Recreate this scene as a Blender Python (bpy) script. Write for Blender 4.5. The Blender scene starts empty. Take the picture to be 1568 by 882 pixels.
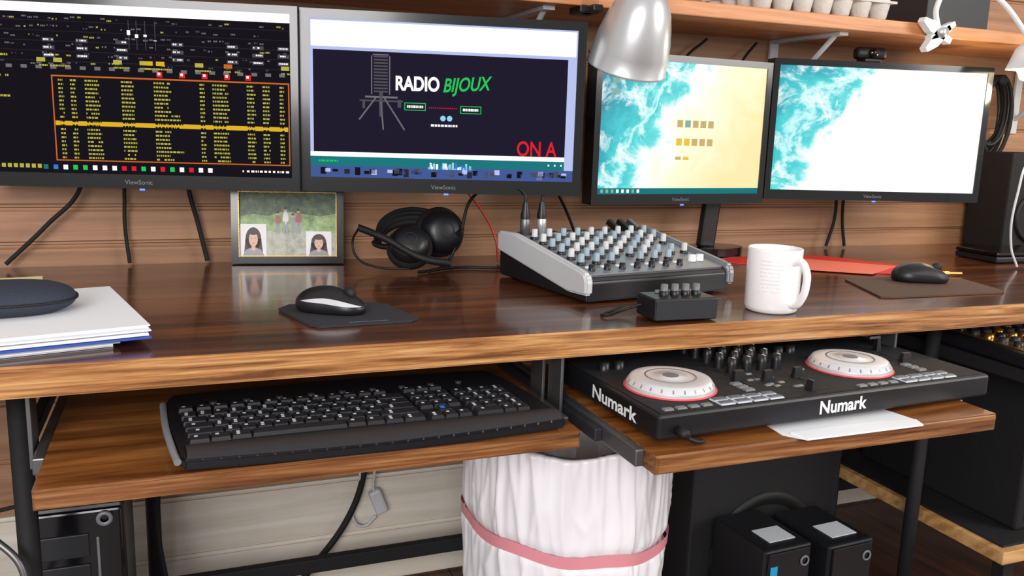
import bpy, bmesh, math, random
from mathutils import Vector, Matrix, Euler, noise
random.seed(4)
S=bpy.context.scene
S.view_settings.view_transform='Standard'
S.view_settings.look='None'
COL=S.collection
PI=math.pi
# ------------------------------------------------------------ materials
def srgb(r,g,b):
    def c(v):
        v/=255.0
        return v/12.92 if v<=.04045 else ((v+.055)/1.055)**2.4
    return (c(r),c(g),c(b),1)
def mat(name,col,rough=.5,metal=0,emit=0,coat=0,bump=0,bscale=60,var=0.12,vscale=8,trans=0,spec=.5):
    m=bpy.data.materials.new(name); m.use_nodes=True
    nt=m.node_tree; b=nt.nodes['Principled BSDF']
    c=srgb(*col)
    b.inputs['Roughness'].default_value=rough
    b.inputs['Metallic'].default_value=metal
    b.inputs['Coat Weight'].default_value=coat
    b.inputs['Coat Roughness'].default_value=.08
    b.inputs['Specular IOR Level'].default_value=spec
    if emit:
        b.inputs['Base Color'].default_value=(0,0,0,1)
        b.inputs['Specular IOR Level'].default_value=0
        b.inputs['Emission Color'].default_value=c
        b.inputs['Emission Strength'].default_value=emit
        return m
    tc=nt.nodes.new('ShaderNodeTexCoord')
    n=nt.nodes.new('ShaderNodeTexNoise'); n.inputs['Scale'].default_value=vscale; n.inputs['Detail'].default_value=4
    nt.links.new(tc.outputs['Object'],n.inputs['Vector'])
    mx=nt.nodes.new('ShaderNodeMix'); mx.data_type='RGBA'
    mx.inputs[6].default_value=tuple(x*(1-var) for x in c[:3])+(1,)
    mx.inputs[7].default_value=tuple(min(1,x*(1+var)) for x in c[:3])+(1,)
    nt.links.new(n.outputs['Fac'],mx.inputs[0]); nt.links.new(mx.outputs[2],b.inputs['Base Color'])
    if bump:
        n2=nt.nodes.new('ShaderNodeTexNoise'); n2.inputs['Scale'].default_value=bscale; n2.inputs['Detail'].default_value=3
        nt.links.new(tc.outputs['Object'],n2.inputs['Vector'])
        bp=nt.nodes.new('ShaderNodeBump'); bp.inputs['Strength'].default_value=bump; bp.inputs['Distance'].default_value=.004
        nt.links.new(n2.outputs['Fac'],bp.inputs['Height']); nt.links.new(bp.outputs['Normal'],b.inputs['Normal'])
    return m
def wood(name,cols,scale=(1.2,14,14),rough=.35,coat=0,knots=.5,off=0,wv=.14,bump=.15,kscale=(3.1,6,9),r0=.34,r1=.68):
    m=bpy.data.materials.new(name); m.use_nodes=True
    nt=m.node_tree; N=nt.nodes; L=nt.links; b=N['Principled BSDF']
    tc=N.new('ShaderNodeTexCoord'); mp=N.new('ShaderNodeMapping')
    mp.inputs['Scale'].default_value=scale; mp.inputs['Location'].default_value=(off,off*.7,off*.3)
    L.new(tc.outputs['Object'],mp.inputs['Vector'])
    n=N.new('ShaderNodeTexNoise'); n.inputs['Scale'].default_value=2.6; n.inputs['Detail'].default_value=10; n.inputs['Roughness'].default_value=.66; n.inputs['Distortion'].default_value=.5
    L.new(mp.outputs[0],n.inputs['Vector'])
    w=N.new('ShaderNodeTexWave'); w.bands_direction='DIAGONAL'; w.inputs['Scale'].default_value=1.6; w.inputs['Distortion'].default_value=11; w.inputs['Detail'].default_value=4; w.inputs['Detail Scale'].default_value=.7
    L.new(mp.outputs[0],w.inputs['Vector'])
    a=N.new('ShaderNodeMath'); a.operation='MULTIPLY_ADD'; a.inputs[1].default_value=wv
    L.new(w.outputs['Fac'],a.inputs[0])
    s=N.new('ShaderNodeMath'); s.operation='MULTIPLY'; s.inputs[1].default_value=1-wv
    L.new(n.outputs['Fac'],s.inputs[0]); L.new(s.outputs[0],a.inputs[2])
    r=N.new('ShaderNodeValToRGB'); e=r.color_ramp.elements
    e[0].position=r0; e[0].color=srgb(*cols[0]); e[1].position=r1; e[1].color=srgb(*cols[2])
    k=e.new(.5); k.color=srgb(*cols[1])
    L.new(a.outputs[0],r.inputs['Fac'])
    v=N.new('ShaderNodeTexVoronoi'); v.inputs['Scale'].default_value=1.0
    mp2=N.new('ShaderNodeMapping'); mp2.inputs['Scale'].default_value=kscale; mp2.inputs['Location'].default_value=(off+.3,off,off)
    L.new(tc.outputs['Object'],mp2.inputs['Vector'])
    mixv=N.new('ShaderNodeMix'); mixv.data_type='RGBA'; mixv.inputs[0].default_value=.1
    L.new(mp2.outputs[0],mixv.inputs[6]); L.new(n.outputs['Color'],mixv.inputs[7]); L.new(mixv.outputs[2],v.inputs['Vector'])
    kr=N.new('ShaderNodeValToRGB'); kr.color_ramp.elements[0].position=.03; kr.color_ramp.elements[0].color=(1,1,1,1)
    kr.color_ramp.elements[1].position=.17; kr.color_ramp.elements[1].color=(0,0,0,1)
    L.new(v.outputs['Distance'],kr.inputs['Fac'])
    km=N.new('ShaderNodeMath'); km.operation='MULTIPLY'; km.inputs[1].default_value=knots
    L.new(kr.outputs[0],km.inputs[0])
    mx=N.new('ShaderNodeMix'); mx.data_type='RGBA'; mx.inputs[7].default_value=srgb(*[c*.5 for c in cols[0]])
    L.new(km.outputs[0],mx.inputs[0]); L.new(r.outputs[0],mx.inputs[6]); L.new(mx.outputs[2],b.inputs['Base Color'])
    b.inputs['Roughness'].default_value=rough; b.inputs['Coat Weight'].default_value=coat; b.inputs['Coat Roughness'].default_value=.1
    bp=N.new('ShaderNodeBump'); bp.inputs['Strength'].default_value=bump; bp.inputs['Distance'].default_value=.002
    L.new(n.outputs['Fac'],bp.inputs['Height']); L.new(bp.outputs['Normal'],b.inputs['Normal'])
    return m
BLK=mat('black_plastic',(22,22,26),.38)
BLKG=mat('black_gloss',(10,10,14),.16,coat=.2)
BLKM=mat('black_matte',(17,16,18),.75,bump=.2)
DGREY=mat('dark_grey_plastic',(38,39,43),.5)
GREY=mat('grey_plastic',(112,114,118),.45)
LGREY=mat('light_grey_plastic',(200,202,204),.4)
SILV=mat('brushed_silver',(205,206,208),.32,metal=.65,var=.05)
JOGS=mat('jog_silver',(232,232,235),.34,metal=.4,var=.04)
SILVP=mat('silver_plastic',(142,144,150),.38,metal=.3,var=.05)
STEEL=mat('steel',(120,120,122),.4,metal=.8)
WHITE=mat('white_plastic',(240,240,240),.35,var=.02)
KEYW=mat('key_legend',(200,202,205),.5,var=.02)
CERAM=mat('white_ceramic',(253,251,251),.12,coat=.5,var=.01)
PAPER=mat('paper',(242,244,248),.85,var=.02)
PAPERB=mat('blue_folder',(50,84,180),.6)
CARD=mat('card_manila',(226,214,160),.8)
RED=mat('red_folder',(214,52,44),.5)
PINK=mat('pink_sheet',(236,118,92),.6)
REDW=mat('red_wire',(170,30,25),.4)
BLUEK=mat('knob_blue_grey',(150,168,180),.4)
RUB=mat('rubber',(12,12,13),.6)
BROWNP=mat('mousepad_brown',(86,60,44),.85,bump=.3)
PADB=mat('mousepad_dark',(42,42,48),.8,bump=.3,bscale=300)
LED=mat('blue_led',(50,70,255),emit=8)
GOLD=mat('gold_metal',(210,160,80),.25,metal=.9)
BULK=mat('egg_carton_pulp',(212,208,202),.9,bump=.5,bscale=90)
GLASS=mat('black_glass',(6,6,10),.06)
DESK=wood('stained_pine_top',((46,22,12),(88,46,24),(130,74,38)),scale=(.8,10,10),rough=.24,coat=.5,knots=.4,bump=.05,kscale=(2.1,4.2,9),wv=.05)
DESKF=wood('stained_pine_edge',((104,62,30),(170,114,64),(212,162,106)),scale=(1.5,20,44),rough=.34,coat=.3,knots=.9,off=3.1,kscale=(4.3,4,13),wv=.06,r0=.36,r1=.64)
TRAYF=wood('tray_pine_edge',((78,44,22),(128,80,44),(172,122,74)),scale=(1.5,20,44),rough=.35,coat=.3,knots=.8,off=4.4,kscale=(4.3,4,13),wv=.06)
TRAY=wood('tray_pine',((96,52,22),(142,86,40),(184,122,64)),scale=(.9,10,10),rough=.3,coat=.35,knots=.5,off=7,wv=.06)
WALLM=wood('cabin_wall_wood',((142,102,74),(164,121,89),(186,142,108)),scale=(.5,9,12),rough=.5,knots=.3,off=1.7,bump=.08,wv=.04,kscale=(1.3,6,7))
WALLW=wood('painted_wall_wood',((204,192,176),(218,208,194),(230,222,210)),scale=(.5,9,12),rough=.6,knots=.1,off=5,bump=.08,wv=.04)
SHELFM=wood('shelf_pine',((180,112,66),(206,138,88),(224,160,108)),scale=(1.0,12,20),rough=.45,knots=.4,off=9,wv=.05)
PLY=wood('raw_pine',((160,112,62),(196,148,92),(214,170,118)),scale=(3,12,12),rough=.55,knots=.3,off=2)
FLOORM=wood('floor_boards',((48,24,17),(72,38,26),(94,52,36)),scale=(5,1,5),rough=.4,knots=.3,off=4)
# ------------------------------------------------------------ geometry helpers
def group(name,loc=(0,0,0),rz=0,rot=None):
    e=bpy.data.objects.new(name,None); COL.objects.link(e); e.location=loc
    e.rotation_euler=rot if rot else (0,0,rz); e.empty_display_size=.05
    return e
def mk(name,bm,mats,parent=None,loc=(0,0,0),rot=(0,0,0),smooth=False):
    me=bpy.data.meshes.new(name); bm.normal_update(); bm.to_mesh(me); bm.free()
    for m in (mats if isinstance(mats,(list,tuple)) else [mats]): me.materials.append(m)
    o=bpy.data.objects.new(name,me); COL.objects.link(o)
    o.location=loc; o.rotation_euler=rot
    if parent: o.parent=parent
    if smooth:
        for p in me.polygons: p.use_smooth=True
    return o
def addbox(bm,x0,x1,y0,y1,z0,z1,mi=0,taper=0):
    vs=[]
    for z,t in ((z0,0),(z1,taper)):
        for x,y in ((x0+t,y0+t),(x1-t,y0+t),(x1-t,y1-t),(x0+t,y1-t)):
            vs.append(bm.verts.new((x,y,z)))
    fs=[(3,2,1,0),(4,5,6,7),(0,1,5,4),(1,2,6,5),(2,3,7,6),(3,0,4,7)]
    out=[]
    for f in fs:
        k=bm.faces.new([vs[i] for i in f]); k.material_index=mi; out.append(k)
    return vs,out
def box(name,size,loc,m,parent=None,rot=(0,0,0),bev=.002,seg=2):
    bm=bmesh.new(); x,y,z=[s/2 for s in size]
    addbox(bm,-x,x,-y,y,-z,z)
    if bev: bmesh.ops.bevel(bm,geom=bm.edges[:],offset=min(bev,min(size)*.45),segments=seg,affect='EDGES',profile=.5)
    return mk(name,bm,m,parent,loc,rot)
def boxc(name,x0,x1,y0,y1,z0,z1,m,parent=None,bev=.002):
    return box(name,(x1-x0,y1-y0,z1-z0),((x0+x1)/2,(y0+y1)/2,(z0+z1)/2),m,parent,bev=bev)
def lathe_bm(bm,prof,seg=32,cx=0,cy=0,mi=0,M=None):
    rings=[]
    for r,z in prof:
        if r<1e-6:
            v=Vector((cx,cy,z)); v=M@v if M else v
            rings.append([bm.verts.new(v)])
        else:
            ring=[]
            for i in range(seg):
                a=2*PI*i/seg; v=Vector((cx+r*math.cos(a),cy+r*math.sin(a),z)); v=M@v if M else v
                ring.append(bm.verts.new(v))
            rings.append(ring)
    for a,b in zip(rings,rings[1:]):
        for i in range(seg):
            j=(i+1)%seg
            if len(a)==1 and len(b)==1: continue
            if len(a)==1: f=bm.faces.new((a[0],b[j],b[i]))
            elif len(b)==1: f=bm.faces.new((a[i],a[j],b[0]))
            else: f=bm.faces.new((a[i],a[j],b[j],b[i]))
            f.material_index=mi; f.smooth=True
def lathe(name,prof,m,parent=None,loc=(0,0,0),rot=(0,0,0),seg=40):
    bm=bmesh.new(); lathe_bm(bm,prof,seg); bmesh.ops.recalc_face_normals(bm,faces=bm.faces[:])
    return mk(name,bm,m,parent,loc,rot)
def tube(name,pts,r,m,parent=None,smooth=True,cyc=False):
    cu=bpy.data.curves.new(name,'CURVE'); cu.dimensions='3D'; cu.bevel_depth=r; cu.bevel_resolution=3; cu.use_fill_caps=True
    if smooth and len(pts)>2:
        sp=cu.splines.new('BEZIER'); sp.bezier_points.add(len(pts)-1)
        for b,p in zip(sp.bezier_points,pts):
            b.co=p; b.handle_left_type=b.handle_right_type='AUTO'
        sp.use_cyclic_u=cyc
    else:
        sp=cu.splines.new('POLY'); sp.points.add(len(pts)-1)
        for b,p in zip(sp.points,pts): b.co=(*p,1)
    cu.materials.append(m)
    o=bpy.data.objects.new(name,cu); COL.objects.link(o)
    if parent: o.parent=parent
    return o
def text(name,s,size,m,parent,loc,rot=(PI/2,0,0),bold=0,shear=0,sx=1,ext=0.0):
    cu=bpy.data.curves.new(name,'FONT'); cu.body=s; cu.size=size; cu.offset=bold; cu.shear=shear; cu.extrude=ext
    cu.materials.append(m)
    o=bpy.data.objects.new(name,cu); COL.objects.link(o); o.location=loc; o.rotation_euler=rot; o.scale=(sx,1,1)
    o.parent=parent
    return o
def poly(bm,pts,mi=0):
    f=bm.faces.new([bm.verts.new(p) for p in pts]); f.material_index=mi; return f
def prism(name,outline,z0,z1,m,parent=None,loc=(0,0,0),rot=(0,0,0),bev=0):
    bm=bmesh.new()
    a=[bm.verts.new((x,y,z0)) for x,y in outline]; b=[bm.verts.new((x,y,z1)) for x,y in outline]
    bm.faces.new(a[::-1]); bm.faces.new(b)
    n=len(a)
    for i in range(n): bm.faces.new((a[i],a[(i+1)%n],b[(i+1)%n],b[i]))
    bmesh.ops.recalc_face_normals(bm,faces=bm.faces[:])
    if bev: bmesh.ops.bevel(bm,geom=bm.edges[:],offset=bev,segments=2,affect='EDGES')
    return mk(name,bm,m,parent,loc,rot)
# ------------------------------------------------------------ camera
cd=bpy.data.cameras.new('camera'); cam=bpy.data.objects.new('camera',cd); COL.objects.link(cam)
Xr,Yr,Zr=[Vector(v) for v in ((0.93216,0.03822,-0.36002),(-0.36072,0.18293,-0.91456),(0.03091,0.98238,0.1843))]
Mx=Matrix((Xr,Yr,Zr)).to_4x4(); Mx.translation=(0,0,1.03)
cam.matrix_world=Mx; cd.sensor_width=36; cd.lens=1300/1568*36; cd.clip_start=.02
S.camera=cam
# ------------------------------------------------------------ room
WY=1.775
def planks(name,zs,m,x0,x1,y0,y1):
    bm=bmesh.new()
    for za,zb in zip(zs,zs[1:]):
        b2=bmesh.new(); addbox(b2,x0,x1,y0,y1,za+.0005,zb-.0005)
        es=[e for e in b2.edges if abs((e.verts[0].co-e.verts[1].co).x)>.5 and e.verts[0].co.y<y0+.001]
        bmesh.ops.bevel(b2,geom=es,offset=.007,segments=3,affect='EDGES')
        me=bpy.data.meshes.new('t'); b2.to_mesh(me); b2.free(); bm.from_mesh(me); bpy.data.meshes.remove(me)
    return mk(name,bm,m)
planks('wall_back',[.26,.375,.49,.605,.72,.79,.86,.93,1.065,1.18,1.295,1.41,1.525,1.64,1.755,1.87,2.0,2.12,2.24],WALLM,-1.6,3.2,WY,WY+.08)
planks('baseboard_back',[0,.13,.26],WALLW,-1.6,3.2,WY-.006,WY+.08)
bm=bmesh.new()
for i in range(40):
    addbox(bm,-1.6+i*.12,-1.6+i*.12+.118,-2.2,WY+.08,-.03,0)
mk('floor',bm,FLOORM)
# ------------------------------------------------------------ desk
desk=group('desk')
def tableboard(name,x0,x1,y0,y1,z0,z1,mt,mf,parent):
    bm=bmesh.new(); addbox(bm,x0,x1,y0,y1,z0,z1)
    es=[e for e in bm.edges if e.verts[0].co.y<y0+.001 and e.verts[1].co.y<y0+.001]
    bmesh.ops.bevel(bm,geom=es,offset=.003,segments=3,affect='EDGES')
    bm.normal_update()
    for f in bm.faces:
        if f.normal.y<-.5 or abs(f.normal.x)>.5: f.material_index=1
    return mk(name,bm,[mt,mf],parent)
tableboard('top',-1.0,2.75,1.056,WY-.004,.712,.75,DESK,DESKF,desk)
def legbar(n,x,y,z0,z1,w=.026): lathe(n,[(0,z0),(w/2,z0),(w/2,z1),(0,z1)],BLKM,desk,loc=(x,y,0),seg=20)
for i,(x,y) in enumerate([(-.198,1.16),(-.070,1.62),(1.325,1.17),(1.325,1.66),(2.5,1.2),(2.5,1.65),(-.9,1.2),(-.9,1.65)]): legbar('leg_%d'%i,x,y,0,.712)
boxc('stretcher_back',-.9,2.5,1.625,1.645,.125,.155,BLKM,desk)
boxc('stretcher_side',-.205,-.190,1.17,1.62,.6,.62,BLKM,desk)
for n,x,y,zb in (('bracket_a',-.178,1.10,.61),('bracket_b',.4965,1.12,.61),('bracket_c',.5035,1.07,.612),('bracket_d',1.127,1.07,.612)):
    boxc(n,x-.0025,x+.0025,y,y+.045,zb,.711,STEEL,desk,.001)
# ------------------------------------------------------------ trays
kt=group('keyboard_tray')
tableboard('board',-.158,.482,.958,1.38,.617,.64,TRAY,TRAYF,kt)
boxc('slide_left',-.172,-.158,1.06,1.5,.617,.638,STEEL,kt); boxc('slide_right',.482,.493,1.02,1.5,.617,.638,STEEL,kt)
rt=group('sliding_shelf_tray')
tableboard('board',.533,1.108,.85,1.27,.615,.64,TRAY,TRAYF,rt)
boxc('slide_left',.520,.533,.88,1.45,.616,.639,STEEL,rt); boxc('slide_inner',.508,.520,.97,1.5,.618,.636,DGREY,rt)
boxc('slide_right',1.108,1.120,.92,1.45,.616,.639,STEEL,rt)
# ------------------------------------------------------------ screens
def canvas(name,items,w,h,x0,z0,mats,parent):
    bm=bmesh.new()
    for u0,v0,u1,v1,mi,l in items:
        y=-.0012-.0003*l
        poly(bm,[(x0+u0*w,y,z0+(1-v1)*h),(x0+u1*w,y,z0+(1-v1)*h),(x0+u1*w,y,z0+(1-v0)*h),(x0+u0*w,y,z0+(1-v0)*h)],mi)
    return mk(name,bm,mats,parent)
def em(name,c,s=1.0): return mat(name,c,emit=s)
E_BLK=em('px_black',(24,22,28)); E_DK=em('px_dark',(46,44,50)); E_GR=em('px_grey',(112,112,114)); E_W=em('px_white',(255,255,255),1.15)
E_Y=em('px_yellow',(184,178,76)); E_HY=em('px_amber',(225,180,40)); E_OR=em('px_orange',(205,104,40)); E_RED=em('px_red',(225,35,50))
E_G=em('px_green',(40,200,90)); E_TEAL=em('px_teal',(30,120,125)); E_LAV=em('px_lavender',(186,196,240)); E_BL=em('px_blue',(60,120,220)); E_MG=em('px_midgrey',(80,78,86)); E_PUR=em('px_navy',(34,29,46))
E_TAN=em('px_tan',(205,180,120)); E_CY=em('px_cyan',(150,215,235))
def monitor(name,loc,rz,w,h,bez,chin,gloss,tilt=0):
    g=group(name,loc,rot=(tilt,0,rz))
    bm=bmesh.new()
    addbox(bm,0,w,.006,.034,0,h,0)
    addbox(bm,0,w,-.004,.006,0,chin,0); addbox(bm,0,w,-.004,.006,h-bez,h,0)
    addbox(bm,0,bez,-.004,.006,chin,h-bez,0); addbox(bm,w-bez,w,-.004,.006,chin,h-bez,0)
    mk('frame',bm,gloss,g)
    box('back_shell',(w*.7,.03,h*.6),(w/2,.047,h/2),BLK,g,bev=.012)
    bm=bmesh.new(); poly(bm,[(bez-.001,0.0,chin-.001),(w-bez+.001,0,chin-.001),(w-bez+.001,0,h-bez+.001),(bez-.001,0,h-bez+.001)]); mk('panel',bm,GLASS,g)
    box('power_led',(.008,.002,.003),(w/2+.003,-.004,-.0015),LED,g,bev=0)
    text('badge','ViewSonic',.011,GREY,g,(w/2-.025,-.0045,chin*.3))
    return g,(w-2*bez),(h-bez-chin),bez,chin
def wallarm(g,w,h,dist):
    box('vesa_plate',(.1,.012,.1),(w/2,.066,h/2),BLKM,g)
    box('arm',(.05,dist,.04),(w/2,.07+dist/2,h/2),BLKM,g)
def words(items,u0,v,u1,hh,mi,l,dens=.85,uw=.012):
    u=u0
    while u<u1:
        ww=uw*random.uniform(.3,1.2)
        if random.random()<dens: items.append((u,v,min(u+ww,u1),v+hh,mi,l))
        u+=ww+uw*.28
# --- left monitor (DJ software)
g,sw,sh,sx,sz=monitor('computer_monitor',(-.325,1.680,.908),math.radians(-14),.54,.316,.013,.024,BLKG)
wallarm(g,.54,.316,.05)
it=[(0,0,1,1,0,0),(0,0,1,.055,3,1)]
U=lambda px:(px+35)/485.0
for k in range(5): it.append((0,.10+k*.058,1,.103+k*.058,1,1))
for k in range(6):
    for px in range(-30,440,9):
        if random.random()<.42: words(it,U(px),.072+k*.052+random.uniform(0,.015),U(px+7),.009,random.choice([2,2,2,12,4]),2,.8,.005)
for px in (70,120,180,265,350,390,430):
    for r in range(3):
        it.append((U(px),.20+r*.045,U(px+18),.222+r*.045,12,2)); words(it,U(px+2),.205+r*.045,U(px+16),.009,3,3,.8,.006)
for px in (200,212,225,240): it.append((U(px),.08,U(px+1.0),.25,12,2)); it.append((U(px-2),.12+random.random()*.08,U(px+3),.135+random.random()*.08,3,3))
for px,mi in ((60,4),(85,4),(175,4),(215,4),(222,5),(240,5),(300,4),(345,6),(435,4)):
    it.append((U(px),.315,U(px+13),.34,mi,2)); words(it,U(px),.355,U(px+25),.010,4,2,.9,.006)
for px in (240,275,310,345,378): it.append((U(px),.375,U(px+9),.408,7,2)); it.append((U(px+2),.38,U(px+6),.395,3,3))
for px in range(-30,440,22): it.append((U(px),.36,U(px+9),.38,2,2))
ta,tb,tc_,td=U(80),.415,.995,.925
it+= [(ta,tb,tc_,tb+.009,6,2),(ta,td-.007,tc_,td,6,2),(ta,tb,ta+.004,td,6,2),(tc_-.004,tb,tc_,td,6,2)]
it.append((ta+.005,.685,tc_-.006,.712,5,2))
rows=20
colw={90:8,108:9,130:24,185:22,235:28,306:8,326:28,380:14,405:12,432:8}
for r in range(rows):
    v=.438+r*.0243
    hi=.672<v<.715
    for px,wd in colw.items():
        if px==235 and random.random()<.35: wd=48
        words(it,U(px),v,U(px+wd*random.uniform(.75,1)),.0105,0 if hi else 4,3,.95,.009)
for r in range(3): words(it,U(-30),.30+r*.12,U(18),.012,4,3,.9,.008)
it.append((0,.935,1,1,0,2))
for px in range(-30,55,9): it.append((U(px),.948,U(px+6),.972,4,3))
for i,px in enumerate(range(60,330,15)): it.append((U(px),.95,U(px+7),.978,random.choice([3,7,8,11,3,9]),3))
for px in range(370,445,7): words(it,U(px),.958,U(px+5),.012,3,3)
mats=[E_BLK,E_DK,E_GR,E_W,E_Y,E_HY,E_OR,E_RED,E_G,E_TEAL,E_LAV,E_BL,E_MG]
canvas('screen_image',it,sw,sh,sx,sz,mats,g)
# --- radio website monitor
g,sw,sh,sx,sz=monitor('computer_monitor.001',(.206,1.576,.908),math.radians(-12.4),.515,.318,.016,.026,BLKG)
wallarm(g,.515,.318,.09)
it=[(0,0,1,1,10,0),(.005,.01,.995,.17,3,1),(.012,.19,.965,.835,14,1),(.0,.835,.965,.865,3,1),(0,.865,.965,.925,9,1),(0,.925,1,1,13,1)]
words(it,.03,.888,.1,.012,8,2)
for u in (.9,.925,.95): it.append((u,.885,u+.006,.897,3,2))
for k in range(60):
    u=random.random()*.97; it.append((u,.93+random.random()*.03,u+.02,.96+random.random()*.035,random.choice([10,13,12,0,0,13,1]),2))
for k in range(60): 
    a=random.random(); it.append((.43+.18*a,.875+.05*random.random()+.04*abs(a-.5),.438+.18*a,.935,random.choice([3,11,15,9]),3))
def outline(u0,v0,u1,v1,mi,l,t=.003):
    it.extend([(u0,v0,u1,v0+t*1.6,mi,l),(u0,v1-t*1.6,u1,v1,mi,l),(u0,v0,u0+t,v1,mi,l),(u1-t,v0,u1,v1,mi,l)])
outline(.345,.505,.425,.555,8,3); words(it,.355,.522,.415,.016,3,3,.95,.007)
outline(.555,.515,.635,.565,8,3); words(it,.565,.532,.625,.016,3,3,.95,.007)
for k in range(14): it.append((.437+k*.0078,.53,.441+k*.0078,.537,7,3))
for k in range(12): it.append((.232,.215+k*.02,.283,.226+k*.02,12,2))
it+= [(.222,.215,.226,.46,2,3),(.288,.215,.292,.46,2,3),(.228,.205,.286,.212,2,3),(.252,.44,.265,.6,12,3),(.2,.47,.32,.482,2,3),(.18,.495,.34,.505,12,3),(.19,.505,.2,.55,12,3),(.32,.49,.333,.54,12,3)]
for k in range(24):
    t=k/24; it.append((.235-.06*t,.48+.14*t,.240-.06*t,.49+.14*t,2,3)); it.append((.27+.075*t,.48+.2*t,.275+.075*t,.492+.2*t,2,3)); it.append((.255+.01*t,.5+.18*t,.26+.01*t,.512+.18*t,2,3))
words(it,.445,.64,.545,.014,3,3,1,.01)
canvas('screen_image',it,sw,sh,sx,sz,[E_BLK,E_DK,E_GR,E_W,E_Y,E_HY,E_OR,E_RED,E_G,E_TEAL,E_LAV,E_BL,E_MG,em('px_dusk',(70,90,150)),E_PUR,E_CY],g)
def P(u,v): return (sx+u*sw,-.0026,sz+(1-v)*sh)
text('title_text','RADIO',.034,E_W,g,P(.31,.425),bold=.0012,sx=.76)
text('title_brush','BIJOUX',.034,E_G,g,P(.487,.43),rot=(PI/2,-.08,0),bold=.0006,shear=.35,sx=.76)
text('on_air','ON A',.038,E_RED,g,P(.775,.83),bold=.0006,sx=.78)
for i,u in enumerate((.49,.515)):
    bm=bmesh.new(); poly(bm,[(P(u,.6)[0]+.005*math.cos(t*PI/8),-.0026,P(u,.6)[2]+.005*math.sin(t*PI/8)) for t in range(16)]); mk('icon_%d'%i,bm,E_CY,g)
# --- beach wallpapers
def beach(name,shift,sand,slope):
    m=bpy.data.materials.new(name); m.use_nodes=True; nt=m.node_tree; N=nt.nodes; L=nt.links; b=N['Principled BSDF']
    tc=N.new('ShaderNodeTexCoord'); sp=N.new('ShaderNodeSeparateXYZ'); L.new(tc.outputs['UV'],sp.inputs[0])
    n=N.new('ShaderNodeTexNoise'); n.inputs['Scale'].default_value=2.8; n.inputs['Detail'].default_value=8; n.inputs['Roughness'].default_value=.62; n.inputs['Distortion'].default_value=.6
    mp=N.new('ShaderNodeMapping'); mp.inputs['Scale'].default_value=(1.6,1.1,1); mp.inputs['Location'].default_value=(.4,.2,0); L.new(tc.outputs['UV'],mp.inputs[0]); L.new(mp.outputs[0],n.inputs['Vector'])
    m1=N.new('ShaderNodeMath'); m1.operation='MULTIPLY_ADD'; m1.inputs[1].default_value=-slope; L.new(sp.outputs['Y'],m1.inputs[0]); L.new(sp.outputs['X'],m1.inputs[2])
    m2=N.new('ShaderNodeMath'); m2.operation='MULTIPLY_ADD'; m2.inputs[1].default_value=.6; L.new(n.outputs['Fac'],m2.inputs[0]); L.new(m1.outputs[0],m2.inputs[2])
    m3=N.new('ShaderNodeMath'); m3.operation='ADD'; m3.inputs[1].default_value=shift-.05; L.new(m2.outputs[0],m3.inputs[0])
    r=N.new('ShaderNodeValToRGB'); e=r.color_ramp.elements
    e[0].position=.0; e[0].color=srgb(0,120,140); e[1].position=1; e[1].color=srgb(*sand[1])
    for p,c in ((.14,(0,160,175)),(.24,(50,196,200)),(.29,(190,238,240)),(.33,(40,190,195)),(.40,(90,210,210)),(.45,(235,250,250)),(.55,sand[0])):
        k=e.new(p); k.color=srgb(*c)
    L.new(m3.outputs[0],r.inputs[0])
    n2=N.new('ShaderNodeTexNoise'); n2.inputs['Scale'].default_value=4.6; n2.inputs['Detail'].default_value=10; n2.inputs['Roughness'].default_value=.68; n2.inputs['Distortion'].default_value=.6; L.new(mp.outputs[0],n2.inputs['Vector'])
    r2=N.new('ShaderNodeValToRGB'); q=r2.color_ramp.elements; q[0].position=.50; q[0].color=(0,0,0,1); q[1].position=.64; q[1].color=(.95,.95,.95,1)
    L.new(n2.outputs['Fac'],r2.inputs[0])
    lim=N.new('ShaderNodeMath'); lim.operation='LESS_THAN'; lim.inputs[1].default_value=.47; L.new(m3.outputs[0],lim.inputs[0])
    mu=N.new('ShaderNodeMath'); mu.operation='MULTIPLY'; L.new(lim.outputs[0],mu.inputs[0]); L.new(r2.outputs[0],mu.inputs[1])
    mx=N.new('ShaderNodeMix'); mx.data_type='RGBA'; mx.inputs[7].default_value=(.9,1,1,1); L.new(mu.outputs[0],mx.inputs[0]); L.new(r.outputs[0],mx.inputs[6])
    b.inputs['Base Color'].default_value=(0,0,0,1); L.new(mx.outputs[2],b.inputs['Emission Color']); b.inputs['Emission Strength'].default_value=1.15
    return m
def uvquad(name,m,x0,z0,w,h,y,parent):
    bm=bmesh.new(); f=poly(bm,[(x0,y,z0),(x0+w,y,z0),(x0+w,y,z0+h),(x0,y,z0+h)]); uv=bm.loops.layers.uv.new('UVMap')
    for lp,c in zip(f.loops,((0,0),(1,0),(1,1),(0,1))): lp[uv].uv=c
    return mk(name,bm,m,parent)
g,sw,sh,sx,sz=monitor('computer_monitor.002',(.790,1.582,.880),math.radians(4.2),.455,.312,.014,.022,BLKG)
uvquad('wallpaper',beach('beach_wallpaper_sand',.02,((252,242,214),(246,218,158)),.40),sx,sz,sw,sh,-.001,g)
it=[(0,.955,1,1,4,1),(.06,.14,.10,.18,3,1),(.06,.22,.1,.26,3,1)]
for r,vv in enumerate((.43,.57,.71)):
    for c in range(5):
        if r==2 and c>1: break
        it.append((.45+c*.048,vv,.485+c*.048,vv+.055 if r<2 else vv+.025,random.choice([0,2,3,0]),1))
for c in range(8): it.append((.02+c*.03,.965,.035+c*.03,.99,random.choice([1,3]),2))
canvas('desktop_icons',it,sw,sh,sx,sz,[E_TAN,E_W,em('px_yellow2',(235,200,70)),em('px_bluegrey',(140,180,170)),E_TEAL],g)
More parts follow.
